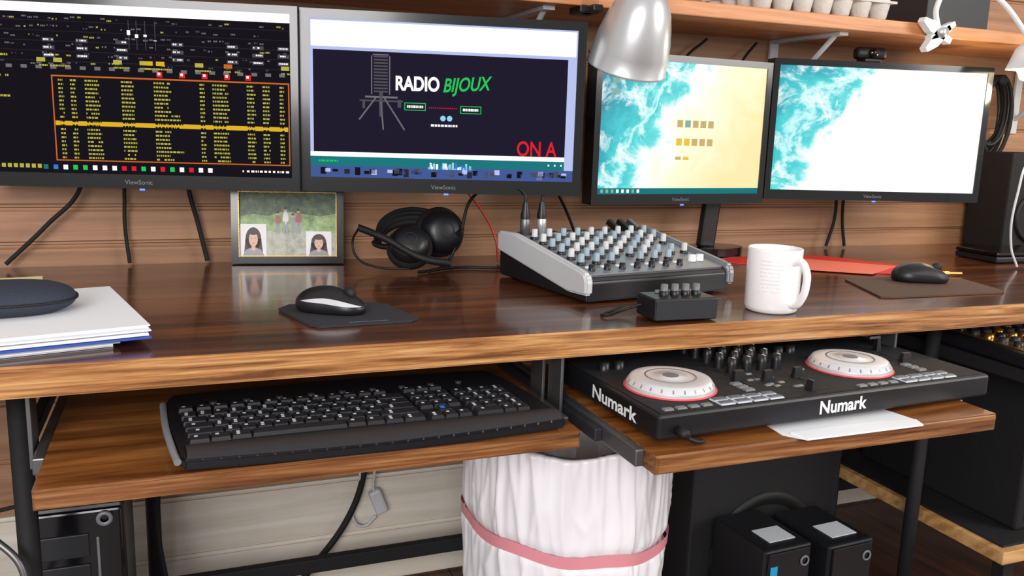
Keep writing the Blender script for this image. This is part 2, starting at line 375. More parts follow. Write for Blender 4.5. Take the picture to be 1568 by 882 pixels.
box('stand_neck',(.045,.02,.225),(.375,.075,.002),BLK,g,rot=(.0,.10,0),bev=.006)
box('neck_joint',(.16,.05,.06),(.30,.065,.13),BLK,g,bev=.006)
prism('stand_base',[(.385+.08*math.cos(t*PI/12),.075+.05*math.sin(t*PI/12)) for t in range(24)],-.1285,-.108,BLKG,g)
g,sw,sh,sx,sz=monitor('computer_monitor.003',(1.259,1.629,.889),math.radians(-12.8),.545,.316,.014,.022,BLKG)
uvquad('wallpaper',beach('beach_wallpaper_white',.10,((255,255,252),(255,255,255)),.35),sx,sz,sw,sh,-.001,g)
wallarm(g,.545,.316,.09)
box('webcam_body',(.075,.03,.028),(.235,.01,.336),BLK,g,bev=.01,seg=3)
box('webcam_foot',(.04,.04,.008),(.235,.012,.32),BLK,g)
lathe('webcam_lens',[(0,.004),(.009,.004),(.011,0),(.011,-.004),(0,-.004)],GLASS,g,loc=(.235,-.008,.336),rot=(PI/2,0,0))
# ------------------------------------------------------------ shelf
sh_=group('wall_shelf')
boxc('board',-.9,2.9,1.50,WY-.001,1.26,1.288,SHELFM,sh_,.002)
for x in (.66,1.36,2.2):
    boxc('bracket_v_%d'%(x*100),x-.012,x+.012,WY-.012,WY-.004,1.06,1.26,LGREY,sh_,.001)
    boxc('bracket_h_%d'%(x*100),x-.012,x+.012,1.53,WY-.012,1.252,1.26,LGREY,sh_,.001)
    tube('bracket_d_%d'%(x*100),[(x,1.56,1.252),(x,WY-.012,1.10)],.006,LGREY,sh_,False)
eg=group('egg_carton',(1.12,1.515,1.289))
bm=bmesh.new()
for i in range(7):
    for j in range(4):
        lathe_bm(bm,[(0,0),(.012,0),(.018,.006),(.023,.03),(.0245,.036)],12,.026+i*.052,.026+j*.052)
mk('cups',bm,BULK,eg)
bm=bmesh.new(); addbox(bm,0,.365,0,.21,.036,.041); mk('rim',bm,BULK,eg)
bm=bmesh.new()
for i in range(7):
    for j in range(4):
        lathe_bm(bm,[(.024,.041),(.018,.065),(.008,.072),(0,.072)],12,.026+i*.052,.026+j*.052)
mk('lid_bumps',bm,BULK,eg)
bx=group('storage_box',(1.66,1.60,1.289)); boxc('carton',0,.2,0,.13,0,.09,DGREY,bx); boxc('lid',-.004,.204,-.004,.134,.09,.105,BLK,bx)
# ------------------------------------------------------------ clamp lamp
lp=group('desk_lamp',(.790,1.455,1.154))
hd=group('head',(0,0,0),rot=(.42,.02,0)); hd.parent=lp
lathe('shade',[(.0,.150),(.014,.150),(.022,.146),(.032,.138),(.044,.124),(.054,.105),(.062,.08),(.068,.055),(.072,.028),(.0745,0),(.0765,-.003),(.0755,-.004),(.073,0),(.070,.028),(.066,.055),(.060,.08),(.052,.103),(.042,.122),(.02,.142),(0,.146)],SILV,hd,seg=64)
lathe('socket_cap',[(0,.205),(.024,.205),(.028,.195),(.028,.146),(0,.146)],SILV,hd)
lathe('bulb',[(0,.02),(.018,.026),(.027,.048),(.022,.075),(.013,.1),(.013,.13),(0,.13)],WHITE,hd)
tube('arm',[(-.02,-.075,.180),(-.02,-.05,.28),(-.03,.02,.33),(-.06,.06,.30),(-.06,.07,.16)],.006,SILV,lp)
box('clamp',(.04,.05,.05),(-.06,.07,.119),BLK,lp)
box('clamp_knob',(.02,.06,.012),(-.06,.04,.10),BLK,lp)
# white clip lamp
cl=group('clip_lamp',(-.012,0,-.008))
bm=bmesh.new()
for (x0,z0,x1,z1,w) in ((1.535,1.30,1.618,1.258,.013),(1.550,1.236,1.612,1.288,.013),(1.56,1.262,1.625,1.297,.010)):
    d=Vector((x1-x0,0,z1-z0)).normalized(); n=Vector((-d.z,0,d.x))*w
    A=Vector((x0,1.488,z0));B=Vector((x1,1.488,z1))
    q=[A-n*.4,A+d*.03-n,B-n*.5,B+n*.5,A+d*.03+n,A+n*.4]; v1=[bm.verts.new(p) for p in q]; v2=[bm.verts.new(p+Vector((0,-.018,0))) for p in q]
    bm.faces.new(v1); bm.faces.new(v2[::-1]); m_=len(q)
    for i in range(m_): bm.faces.new((v1[i],v2[i],v2[(i+1)%m_],v1[(i+1)%m_]))
bmesh.ops.recalc_face_normals(bm,faces=bm.faces[:])
mk('clip',bm,WHITE,cl)
lathe('pivot',[(0,-.014),(.011,-.014),(.011,.014),(0,.014)],SILV,cl,loc=(1.585,1.472,1.275),rot=(PI/2,0,0))
tube('gooseneck',[(1.585,1.478,1.28),(1.565,1.47,1.33),(1.61,1.46,1.385),(1.69,1.44,1.36),(1.77,1.42,1.29),(1.805,1.42,1.255)],.006,WHITE,cl)
lathe('shade',[(.012,.06),(.02,.06),(.035,.045),(.05,.0),(.048,.0),(.033,.043),(.012,.055)],WHITE,cl,loc=(1.81,1.42,1.205))
lathe('bulb',[(0,-.028),(.018,-.022),(.028,.0),(.022,.028),(.01,.05),(0,.05)],mat('bulb_glow',(255,236,190),emit=12),cl,loc=(1.81,1.42,1.205))
# ------------------------------------------------------------ picture frame
pf=group('picture_frame',(.090,1.738,.752),rot=(-.10,0,math.radians(-9)))
FW,FH=.216,.152
bm=bmesh.new()
bmw=.014
addbox(bm,0,FW,-.006,.008,0,bmw);addbox(bm,0,FW,-.006,.008,FH-bmw*.7,FH);addbox(bm,0,bmw,-.006,.008,bmw,FH-bmw*.7);addbox(bm,FW-bmw,FW,-.006,.008,bmw,FH-bmw*.7);addbox(bm,0,FW,.003,.01,0,FH)
mk('moulding',bm,BLKG,pf)
bm=bmesh.new()
for i in range(60):
    for z in (bmw+.001,FH-bmw*.7-.001):
        x=bmw+i*(FW-2*bmw)/60; addbox(bm,x,x+.0018,-.0068,-.004,z-.0008,z+.0008)
for i in range(40):
    for x in (bmw+.0005,FW-bmw-.0005):
        z=bmw+i*(FH-1.7*bmw)/40; addbox(bm,x-.0008,x+.0008,-.0068,-.004,z,z+.0018)
mk('bead_trim',bm,GOLD,pf)
def photomat(name,c0,c1,c2,sc):
    m=bpy.data.materials.new(name); m.use_nodes=True; nt=m.node_tree; N=nt.nodes; b=N['Principled BSDF']; b.inputs['Roughness'].default_value=.35
    tc=N.new('ShaderNodeTexCoord'); n=N.new('ShaderNodeTexNoise'); n.inputs['Scale'].default_value=sc; n.inputs['Detail'].default_value=8; n.inputs['Roughness'].default_value=.7
    r=N.new('ShaderNodeValToRGB'); e=r.color_ramp.elements; e[0].position=.35; e[0].color=srgb(*c0); e[1].position=.68; e[1].color=srgb(*c2); k=e.new(.5); k.color=srgb(*c1)
    nt.links.new(tc.outputs['Object'],n.inputs['Vector']); nt.links.new(n.outputs['Fac'],r.inputs[0]); nt.links.new(r.outputs[0],b.inputs['Base Color']); return m
G1=photomat('photo_foliage',(24,44,20),(60,92,46),(120,150,80),70); G2=photomat('photo_grass',(96,130,66),(150,180,112),(196,208,160),50); G3=photomat('photo_path',(140,150,126),(182,184,168),(206,208,196),50)
SK=mat('photo_skin',(226,178,156),.3); HR=mat('photo_hair',(64,34,34),.4); PW=mat('photo_white',(240,236,238),.3); PR=mat('photo_red',(170,60,70),.3); PG=mat('photo_greyshirt',(150,150,160),.3)
bm=bmesh.new()
def rq(x0,x1,z0,z1,mi,y): poly(bm,[(x0,y,z0),(x1,y,z0),(x1,y,z1),(x0,y,z1)],mi)
def el(cx,cz,rx,rz,mi,y): poly(bm,[(cx+rx*math.cos(t*PI/9),y,cz+rz*math.sin(t*PI/9)) for t in range(18)],mi)
rq(.012,.204,.012,.143,1,.0025)
poly(bm,[(.012,.0022,.092),(.04,.0022,.098),(.07,.0022,.094),(.10,.0022,.104),(.14,.0022,.098),(.17,.0022,.094),(.204,.0022,.10),(.204,.0022,.143),(.012,.0022,.143)],0)
poly(bm,[(.012,.0022,.012),(.204,.0022,.012),(.204,.0022,.058),(.15,.0022,.066),(.10,.0022,.060),(.05,.0022,.068),(.012,.0022,.056)],2)
for cx,cz,s,mi in ((.088,.085,.8,6),(.103,.090,.95,5),(.117,.082,.75,7),(.128,.088,.9,6)):
    el(cx,cz,.006*s,.014*s,mi,.0018); el(cx,cz+.018*s,.0035*s,.0045*s,3,.0016); el(cx,cz+.0205*s,.0036*s,.003*s,4,.0015); el(cx-.003*s,cz-.02*s,.0026*s,.014*s,7,.0017); el(cx+.003*s,cz-.02*s,.0026*s,.014*s,7,.0017)
for ox,oz,w,h in ((.016,.014,.05,.064),(.142,.014,.05,.05)):
    rq(ox,ox+w,oz,oz+h,5,.0012)
    c=ox+w/2
    el(c,oz+h*.54,w*.30,h*.36,4,.0010)
    poly(bm,[(c-w*.36,.0010,oz+h*.08),(c+w*.36,.0010,oz+h*.08),(c+w*.30,.0010,oz+h*.55),(c-w*.30,.0010,oz+h*.55)],4)
    poly(bm,[(c-w*.42,.0009,oz+.0005),(c+w*.42,.0009,oz+.0005),(c+w*.3,.0009,oz+h*.2),(c+w*.1,.0009,oz+h*.27),(c-w*.1,.0009,oz+h*.27),(c-w*.3,.0009,oz+h*.2)],7)
    rq(c-w*.07,c+w*.07,oz+h*.18,oz+h*.35,3,.0008); el(c,oz+h*.53,w*.17,h*.23,3,.0007)
    el(c,oz+h*.75,w*.19,h*.09,4,.0006)
    for q in (-1,1): el(c+q*w*.07,oz+h*.56,w*.022,h*.012,4,.0005)
    el(c,oz+h*.41,w*.05,h*.010,6,.0005)
mk('photograph',bm,[G1,G2,G3,SK,HR,PW,PR,PG],pf)
prism('easel_back',[(0,0),(.05,0),(.035,.1),(.015,.1)],0,.003,BLKM,pf,loc=(.08,.022,.001),rot=(PI/2-.12,0,0))
# ------------------------------------------------------------ headphones
hp=group('headphones',(.402,1.630,.757),rz=math.radians(-15)); hp.scale=(.92,.92,.92)
def cup(n,loc,rot,s=1):
    lathe(n+'_shell',[(0,.030*s),(.022*s,.029*s),(.034*s,.022*s),(.040*s,.010*s),(.041*s,0)],BLK,hp,loc,rot)
    lathe(n+'_ring',[(.012*s,.0305*s),(.0135*s,.0310*s),(.0128*s,.0300*s)],DGREY,hp,loc,rot)
    lathe(n+'_pad',[(.041*s,0),(.046*s,-.006*s),(.046*s,-.018*s),(.036*s,-.026*s),(.024*s,-.020*s),(.02*s,-.004*s),(0,-.004*s)],BLKM,hp,loc,rot)
cup('cup_left',(.02,-.045,.050),(.95,-.1,.1),1.05)
cup('cup_right',(.088,.02,.072),(1.35,0,.35),1.2)
pts=[]
for i in range(13):
    t=i/12*PI; pts.append((.028+.078*math.cos(t),.03+.055*math.sin(t),.050+.045*math.sin(t)))
for k,(dz,r) in enumerate(((0,.009),(.01,.007),(-.01,.008),(.018,.005))):
    tube('headband_%d'%k,[(x,y+dz*.3,z+dz) for x,y,z in pts],r,BLKM,hp)
tube('yoke_l',[(-.045,.03,.050),(-.055,-.01,.048),(-.04,-.03,.045),(-.015,-.045,.045)],.006,BLK,hp)
tube('yoke_r',[(.105,.03,.062),(.13,.01,.08),(.125,-.01,.07)],.006,BLK,hp)
pts=[]
for i in range(480):
    t=i/480; x=-.085+.19*t; y=-.085-.015*math.sin(t*PI); z=.085-.070*t+.006*math.sin(t*7)
    if t<.2: y+=(.2-t)*.2
    pts.append((x,y+.006*math.cos(i*.9),max(.0035,z+.006*math.sin(i*.9))))
tube('coiled_cable',pts,.0022,RUB,hp,False)
tube('cable_loop',[(-.085,-.045,.085),(-.1,-.02,.05),(-.09,-.03,.02),(-.05,-.05,.004),(.02,-.06,.002)],.0025,RUB,hp)
# ------------------------------------------------------------ audio mixer
MW,MD=.328,.295
mx=group('audio_mixer',(.606,1.222,.75),rz=math.radians(8.5))
def sideprofile(name,x0,x1,prof,m,bev=.003):
    bm=bmesh.new(); A=[bm.verts.new((x0,y,z)) for y,z in prof]; B=[bm.verts.new((x1,y,z)) for y,z in prof]
    bm.faces.new(A); bm.faces.new(B[::-1]); n=len(A)
    for i in range(n): bm.faces.new((A[i],B[i],B[(i+1)%n],A[(i+1)%n]))
    bmesh.ops.recalc_face_normals(bm,faces=bm.faces[:])
    if bev: bmesh.ops.bevel(bm,geom=bm.edges[:],offset=bev,segments=3,affect='EDGES')
    return mk(name,bm,m,mx)
CH=[(-.006,.016),(-.006,.040),(0,.051),(.015,.055),(MD-.06,.090),(MD,.088),(MD,.052),(.05,.014)]
sideprofile('cheek_left',0,.016,CH,LGREY,.004)
sideprofile('cheek_right',MW-.016,MW,CH,SILVP,.004)
sideprofile('body',.006,MW-.006,[(.0,.004),(.0,.036),(.006,.045),(MD-.05,.082),(MD,.080),(MD,.004)],BLK,.003)
sideprofile('panel_top',.016,MW-.016,[(.012,.045),(MD-.05,.0815),(MD-.05,.084),(.012,.048)],SILVP,.0005)
def pz(v): return .048+(v-.012)*(.036/(MD-.062))
for i,(x,y) in enumerate(((.03,.03),(MW-.03,.03),(.03,MD-.03),(MW-.03,MD-.03))): lathe('foot_%d'%i,[(0,0),(.01,0),(.01,.005),(0,.005)],RUB,mx,loc=(x,y,0),seg=16)
bm=bmesh.new()
cols=9
random.seed(3)
for c in range(cols):
    u=.036+c*.0318
    for r in range(6):
        v=.062+r*.031
        if c>=7 and r in (0,2): continue
        if c==3 and r in (0,): continue
        if v>MD-.07: continue
        z=pz(v)
        lathe_bm(bm,[(.0080,z),(.0080,z+.004),(.0065,z+.005)],12,u,v,0)
        lathe_bm(bm,[(.0058,z+.004),(.0053,z+.018),(.004,z+.0195),(0,z+.0195)],12,u,v,random.choice([1,1,2]) if r>0 else 2)
        addbox(bm,u+.009,u+.017,v+.006,v+.0075,z+.0005,z+.0012,0)
for c in range(cols-2):
    u=.036+c*.0318; v=.030; z=pz(v)
    lathe_bm(bm,[(.0060,z),(.0052,z+.010),(0,z+.0105)],12,u,v,0)
    addbox(bm,u-.003,u+.003,.042,.046,pz(.043),pz(.043)+.003,3)
for u in (.268,.286):
    z=pz(.045); lathe_bm(bm,[(.0075,z),(.007,z+.012),(0,z+.0125)],14,u,.045,3)
mk('knobs',bm,[BLK,LGREY,BLUEK,WHITE],mx)
bm=bmesh.new()
for c in range(8):
    u=.034+c*.036; v=MD-.028
    lathe_bm(bm,[(.011,.081),(.011,.086),(.008,.087),(.006,.083),(0,.083)],16,u,v,0)
mk('jacks',bm,[STEEL,BLK],mx)
for i,u in enumerate((.034,.070)):
    lathe('xlr_%d'%i,[(.0,.080),(.0095,.080),(.0095,.112),(.0085,.114),(.0085,.124),(.006,.132),(.0045,.145),(0,.145)],SILV if i else STEEL,mx,loc=(u,MD-.045,0),seg=20)
    lathe('xlr_sleeve_%d'%i,[(.0089,.114),(.0089,.123),(.0065,.1325),(.005,.145)],BLK,mx,loc=(u,MD-.045,0),seg=20)
for i,u in enumerate((.25,.275,.30)):
    box('plug_%d'%i,(.012,.03,.012),(u,MD-.03,.094),RUB if i!=2 else STEEL,mx,rot=(.5,0,.2))
ac=group('audio_cable')
XA=(.606+math.cos(.148)*.034-math.sin(.148)*(MD-.045),1.222+math.sin(.148)*.034+math.cos(.148)*(MD-.045))
XB=(.606+math.cos(.148)*.070-math.sin(.148)*(MD-.045),1.222+math.sin(.148)*.070+math.cos(.148)*(MD-.045))
tube('cable_a',[(*XA,.894),(XA[0]-.002,XA[1]+.004,.912),(XA[0]-.025,XA[1]+.03,.922),(.535,1.585,.895),(.515,1.60,.82),(.49,1.60,.765),(.44,1.56,.754)],.0032,RUB,ac)
tube('cable_b',[(*XB,.894),(XB[0]+.004,XB[1]+.006,.912),(XB[0]+.04,XB[1]+.06,.925),(.74,1.62,.89),(.80,1.66,.80),(.82,1.68,.755)],.0032,RUB,ac)
tube('cable_red',[(.545,1.70,.93),(.56,1.70,.90),(.59,1.69,.86),(.62,1.68,.80),(.62,1.66,.754)],.0025,REDW,ac)
tube('cable_c',[(.42,1.56,.754),(.52,1.60,.754),(.60,1.58,.754),(.70,1.62,.754)],.003,RUB,ac)
tube('cable_d',[(.80,1.66,.754),(.86,1.60,.80),(.92,1.62,.80),(.97,1.60,.754),(.93,1.66,.76)],.003,RUB,ac)
tube('cable_e',[(.86,1.68,.754),(.90,1.64,.82),(.97,1.66,.79),(1.02,1.66,.76),(1.06,1.62,.754)],.0035,RUB,ac)
# ------------------------------------------------------------ small headphone amp
hb=group('headphone_amplifier',(.655,1.078,.75),rz=math.radians(-3))
boxc('case',0,.108,0,.062,.002,.036,BLK,hb,.003)
boxc('front_plate',.002,.106,-.0015,.001,.004,.034,DGREY,hb,.0005)
bm=bmesh.new()
for i in range(4):
    lathe_bm(bm,[(.0075,.036),(.0075,.042),(.006,.043)],14,.03+i*.0185,.03,0)
    lathe_bm(bm,[(.006,.042),(.0055,.053),(0,.0535)],14,.03+i*.0185,.03,1)
    lathe_bm(bm,[(.004,.036),(.004,.040),(0,.040)],10,.03+i*.0185,.052,1)
mk('knobs',bm,[BLK,GREY],hb)
for x in (.012,.096): lathe('foot_%d'%(x*1000),[(0,0),(.006,0),(.006,.003),(0,.003)],RUB,hb,loc=(x,.03,0),seg=12)
tube('cord',[(.0,.045,.02),(-.03,.055,.008),(-.06,.05,.004),(-.03,.08,.004),(.0,.11,.004)],.002,RUB,hb)
# ------------------------------------------------------------ mug
mg=group('coffee_mug',(.898,1.118,.75),rz=math.radians(-84))
lathe('body',[(0,.0),(.036,0),(.041,.003),(.0430,.01),(.0438,.1),(.0432,.104),(.0415,.104),(.0402,.1),(.040,.012),(.036,.007),(0,.006)],CERAM,mg,seg=64)
tube('handle',[(.040,0,.084),(.057,0,.088),(.069,0,.075),(.071,0,.052),(.064,0,.03),(.052,0,.018),(.039,0,.018)],.0062,CERAM,mg)
bm=bmesh.new()
for r in range(9):
    a=math.radians(-72)
    while a<math.radians(-30):
        w=random.uniform(.02,.07); z=.085-r*.006; R=.0442
        if random.random()<.75: poly(bm,[(R*math.cos(a),R*math.sin(a),z),(R*math.cos(a+w),R*math.sin(a+w),z),(R*math.cos(a+w),R*math.sin(a+w),z+.002),(R*math.cos(a),R*math.sin(a),z+.002)])
        a+=w+.02
mk('printed_text',bm,mat('mug_print',(238,232,236),.4),mg)
# ------------------------------------------------------------ mice
def mouse(name,loc,rz,L=.112,W=.064,H=.038):
    g=group(name,loc,rz)
    bm=bmesh.new(); bmesh.ops.create_uvsphere(bm,u_segments=36,v_segments=24,radius=1)
    def sq(q,p): return math.copysign(abs(q)**p,q)
    def surf(x,y,z,o=1.0):
        pinch=1-.16*math.exp(-((x-.1)/.45)**2)
        return (sq(x,.9)*L/2*o, y*W/2*pinch*(1-.08*x)*o, (max(z,-.35)+.35)/1.35*H*(1-.30*max(0,x))*(o if z>0 else 1))
    for v in bm.verts: v.co=surf(*v.co)
    mk('shell',bm,BLK,g,smooth=True)
    for q,sgn in enumerate((1,-1)):
        bm=bmesh.new(); n=18; a=[];b=[]
        for i in range(n+1):
            t=i/n; ph=math.radians(130-118*t)
            wv=math.sin(t*PI)
            pa=[]
            for lat in (.26-.05*wv,.26+.24*wv):
                c=math.sqrt(max(0,1-lat*lat)); pa.append(surf(c*math.cos(ph),sgn*c*math.sin(ph),lat,1.02))
            a.append(bm.verts.new(pa[0])); b.append(bm.verts.new(pa[1]))
        for i in range(n): bm.faces.new((a[i],a[i+1],b[i+1],b[i]))
        mk('side_trim_%d'%q,bm,LGREY if name=='computer_mouse' else DGREY,g,smooth=True)
    lathe('wheel',[(0,-.004),(.009,-.004),(.010,0),(.009,.004),(0,.004)],RUB,g,loc=(L*.27,0,H*.76),rot=(PI/2,0,0),seg=20)
    return g
mouse('computer_mouse',(.203,1.250,.7545),math.radians(-38))
mp_=group('mouse_pad')
prism('mat',[(.131,1.288),(.160,1.175),(.172,1.160),(.305,1.166),(.318,1.180),(.296,1.284),(.28,1.30),(.15,1.315)],.7505,.754,PADB,mp_)
bm=bmesh.new(); poly(bm,[(.215,1.168,.7543),(.272,1.170,.7543),(.272,1.174,.7543),(.215,1.172,.7543)]); mk('label',bm,GREY,mp_)
g=mouse('computer_mouse.001',(1.378,1.268,.7545),math.radians(-28),.11,.062,.038)
mp2=group('mouse_pad.001')
prism('mat',[(1.241,1.325),(1.171,1.158),(1.19,1.150),(1.451,1.139),(1.47,1.15),(1.505,1.275),(1.38,1.33)],.7505,.7535,BROWNP,mp2)
jk=group('audio_adapter_plug'); tube('barrel',[(1.47,1.335,.756),(1.52,1.325,.756)],.005,GOLD,jk,False); tube('tip',[(1.52,1.325,.756),(1.55,1.319,.756)],.003,GOLD,jk,False)
# folders
fo=group('paper_folder')
prism('sheet_red',[(1.09,1.60),(1.40,1.365),(1.53,1.43),(1.44,1.62),(1.20,1.64)],.7505,.7525,RED,fo)
prism('sheet_pink',[(1.16,1.50),(1.35,1.365),(1.49,1.44),(1.32,1.60)],.7527,.754,PINK,fo)
# ------------------------------------------------------------ papers + case
pp=group('paper_stack',(-.038,1.118,.75),rz=math.radians(13))
bm=bmesh.new(); 
random.seed(8)
z=.0005
for k in range(14):
    dx=random.uniform(-.006,.003); dy=random.uniform(-.004,.006); th=.0016 if k!=5 else .0028
    addbox(bm,-.33+dx,0+dx-(.04 if k<5 else 0),dy+(.010 if k<5 else 0),.285+dy,z,z+th,1 if k in (5,) else (0 if k!=3 else 2)); z+=th+.0002
mk('sheets',bm,[PAPER,PAPERB,LGREY],pp)
PTOP=.75+z
tb_=group('card_folder',(-.038,1.118,PTOP+.0005),rz=math.radians(13))
prism('card_a',[(-.175,.24),(-.068,.235),(-.060,.262),(-.085,.275),(-.085,.30),(-.175,.30)],0,.006,CARD,tb_)
prism('card_b',[(-.18,.262),(-.095,.262),(-.090,.295),(-.18,.30)],.0062,.020,CARD,tb_)
cs=group('glasses_case',(-.225,1.232,PTOP+.0005),rz=math.radians(8))
bm=bmesh.new(); bmesh.ops.create_uvsphere(bm,u_segments=40,v_segments=24,radius=1)
for v in bm.verts:
    x,y,zc=v.co
    s=lambda q,p: math.copysign(abs(q)**p,q)
    v.co=(s(x,.7)*.092,s(y,.8)*.056,(max(zc,-.75)+.75)/1.75*.040)
mk('shell',bm,mat('navy_fabric',(44,50,66),.8,bump=.4,bscale=400),cs,smooth=True)
pts=[(.0925*math.copysign(abs(math.cos(t))**.7,math.cos(t)),.0565*math.copysign(abs(math.sin(t))**.8,math.sin(t)),.0172) for t in [i*2*PI/32 for i in range(32)]]
tube('zip',pts,.0018,RUB,cs,cyc=True)
# ------------------------------------------------------------ keyboard
kb=group('computer_keyboard',(-.008,.953,.6412),rot=(.045,0,.012))
KW,KD=.470,.222
n=24
SK_=lambda y:-.10*max(0,y-.02)
out=[]
for i in range(n+1):
    t=i/n; out.append((KW*t,.006-.012*math.sin(t*PI)))
out+= [(KW+.003,.02),(KW-.004,.10),(KW-.020,.18),(KW-.034,KD-.006)]
for i in range(n+1):
    t=1-i/n; out.append((-.012+(KW-.03)*t,KD+.010*math.sin(t*PI)))
out+= [(-.020,KD-.03),(-.017,.11),(-.006,.02)]
prism('case',out,.002,.016,BLK,kb,bev=.0035)
tube('left_trim',[(-.006,.01,.012),(-.013,.06,.014),(-.0185,.12,.014),(-.021,.19,.014)],.0042,SILVP,kb)
bm=bmesh.new(); ns=24;nv=6; grid=[]
for i in range(ns+1):
    t=i/ns; row=[]
    for j in range(nv+1):
        s=j/nv
        y=(.006-.012*math.sin(t*PI))+.002+s*(.038+.012*math.sin(t*PI))
        row.append(bm.verts.new((.004+(KW-.008)*t+SK_(y),y,.0158+.006*math.sin(s*PI)**.8)))
    grid.append(row)
for i in range(ns):
    for j in range(nv): bm.faces.new((grid[i][j],grid[i+1][j],grid[i+1][j+1],grid[i][j+1]))
mk('wrist_rest',bm,DGREY,kb,smooth=True)
bm=bmesh.new()
u=.0190
def key(x,y,w,d=.0180,z=.0155):
    h=.0052; x+=SK_(y)
    addbox(bm,x+.0003,x+w-.0006,y,y+d,z,z+h,0,taper=.0014)
    if w<.08:
        lx=x+w*.24
        for k in range(random.choice([1,1,2])):
            yy=y+d*(.52 if k==0 else .2); poly(bm,[(lx,yy,z+h+.0002),(lx+.0040,yy,z+h+.0002),(lx+.0040,yy+d*.26,z+h+.0002),(lx,yy+d*.26,z+h+.0002)],1)
rows=[ [1.25,1.25,1.25,6,1.25,1.25,1.25,1.5], [2.25]+[1]*10+[2.75], [1.75]+[1]*11+[2.25], [1.5]+[1]*12+[1.5], [1]*13+[2] ]
y0=.048; RP=.0192
for r,ws in enumerate(rows):
    x=.010
    for w in ws: 
        yy=y0+r*RP+.004*math.sin(PI*(x-.012)/.28)
        key(x,yy,w*u); x+=w*u
x=.010
for i in range(13):
    key(x,y0+5*RP+.008,u*.98,.012); x+=u*(1.14 if i in (0,4,8) else 1.08)
nx=.010+15*u+.006
for r in (2,3,4):
    for c in range(3): key(nx+c*u,y0+r*RP,u)
for c in range(3): key(nx+c*u,y0,u)
key(nx+u,y0+RP,u)
for c in range(3): key(nx+c*u,y0+5*RP+.008,u,.012)
mx0=nx+3*u+.006
for r in range(5):
    for c in range(4):
        if r==0 and c==1: continue
        key(mx0+c*u,y0+r*RP,u*(2 if (r==0 and c==0) else 1))
mk('keys',bm,[mat('key_black',(30,30,34),.5),KEYW],kb)
bm=bmesh.new()
for i in range(9): lathe_bm(bm,[(.005,.0155),(.005,.019),(0,.0195)],12,.04+i*.042,y0+6*RP+.012,0)
mk('media_buttons',bm,DGREY,kb)
for i,x in enumerate((.03,KW-.07)):
    boxc('foot_%d'%i,x,x+.02,KD-.03,KD-.018,-.0085,.004,RUB,kb,.001)
box('blue_key_mark',(.006,.006,.001),(nx+1.4*u+SK_(.08),y0+RP*1.5,.0210),mat('key_blue',(40,120,230),.4),kb,bev=0)
# ------------------------------------------------------------ DJ controller
dj=group('dj_controller',(.548,.876,.6482),rz=math.radians(2.5))
DW,DD,DH=.60,.30,.034
boxc('chassis',0,DW,0,DD,0,DH,BLK,dj,.004)
boxc('top_plate',.006,DW-.006,.006,DD-.006,DH-.0005,DH+.0012,BLKM,dj,.0004)
for i,(x,y) in enumerate(((.03,.03),(DW-.03,.03),(.03,DD-.03),(DW-.03,DD-.03))): lathe('foot_%d'%i,[(0,-.0078),(.01,-.0078),(.01,0),(0,0)],RUB,dj,loc=(x,y,0),seg=16)
REDG=mat('jog_red_ring',(220,84,88),.4)
for i,x in enumerate((.082,.412)):
    c=(x,.098,DH)
    lathe('jog_ring_%d'%i,[(.060,.001),(.0640,.001),(.0650,.002),(.0640,.0034),(.060,.003)],REDG,dj,loc=c,seg=64)
    bm=bmesh.new()
    lathe_bm(bm,[(0,.001),(.061,.001),(.062,.004),(.0615,.008)],72)
    lathe_bm(bm,[(.0612,.008),(.0560,.0155),(.052,.0165),(.036,.0175),(.034,.0168),(.030,.0172),(.018,.0172),(.017,.0182),(0,.0185)],72)
    mk('jog_wheel_%d'%i,bm,JOGS,dj,loc=c)
    bm=bmesh.new()
    for k in range(24):
        a=2*PI*k/24
        M=Matrix.Rotation(a,4,'Z')
        q=[M@Vector(p) for p in ((.0605,-.0012,.0094),(.0605,.0012,.0094),(.0575,.0009,.0137),(.0575,-.0009,.0137))]
        poly(bm,q)
    mk('jog_grips_%d'%i,bm,SILVP,dj,loc=c)
    lathe('jog_groove_%d'%i,[(.0345,.0174),(.0360,.0179),(.0345,.0181)],GREY,dj,loc=c,seg=48)
    lathe('jog_hub_%d'%i,[(0,.0191),(.009,.0191),(.0115,.0186)],GREY,dj,loc=c,seg=32)
bm=bmesh.new()
PADM=mat('pad_grey',(84,90,98),.45); PADL=mat('pad_light',(176,184,192),.45)
for bx_ in (.10,.43):
    for r in range(2):
        for c in range(4):
            x=bx_+c*.027; y=.006+r*.015
            addbox(bm,x,x+.024,y,y+.0125,DH+.001,DH+.003,4,.001)
            addbox(bm,x+.002,x+.022,y+.0015,y+.011,DH+.003,DH+.0042,0,.0008)
    for k in range(4): addbox(bm,bx_-.085+k*.02,bx_-.07+k*.02,.010,.019,DH+.001,DH+.0035,1,.001)
    fx=bx_+.095
    addbox(bm,fx,fx+.004,.06,.15,DH+.001,DH+.0018,2); addbox(bm,fx-.008,fx+.012,.09,.10,DH+.001,DH+.016,3,.002)
    for k in range(3): addbox(bm,bx_+.072,bx_+.088,.045+k*.014,.055+k*.014,DH+.001,DH+.004,1,.001)
mk('pads_and_faders',bm,[PADM,GREY,RUB,BLK,PADL],dj)
bm=bmesh.new()
for c in range(4):
    for r in range(5):
        x=.212+c*.028; y=.13+r*.03
        lathe_bm(bm,[(.0078,DH+.001),(.0072,DH+.014),(.0060,DH+.024),(0,DH+.0245)],14,x,y,0)
        addbox(bm,x-.0008,x+.0008,y-.006,y,DH+.0243,DH+.025,1)
for c in range(2):
    x=.235+c*.055; addbox(bm,x,x+.003,.045,.105,DH+.001,DH+.0018,2); addbox(bm,x-.007,x+.01,.075,.084,DH+.001,DH+.017,0,.002)
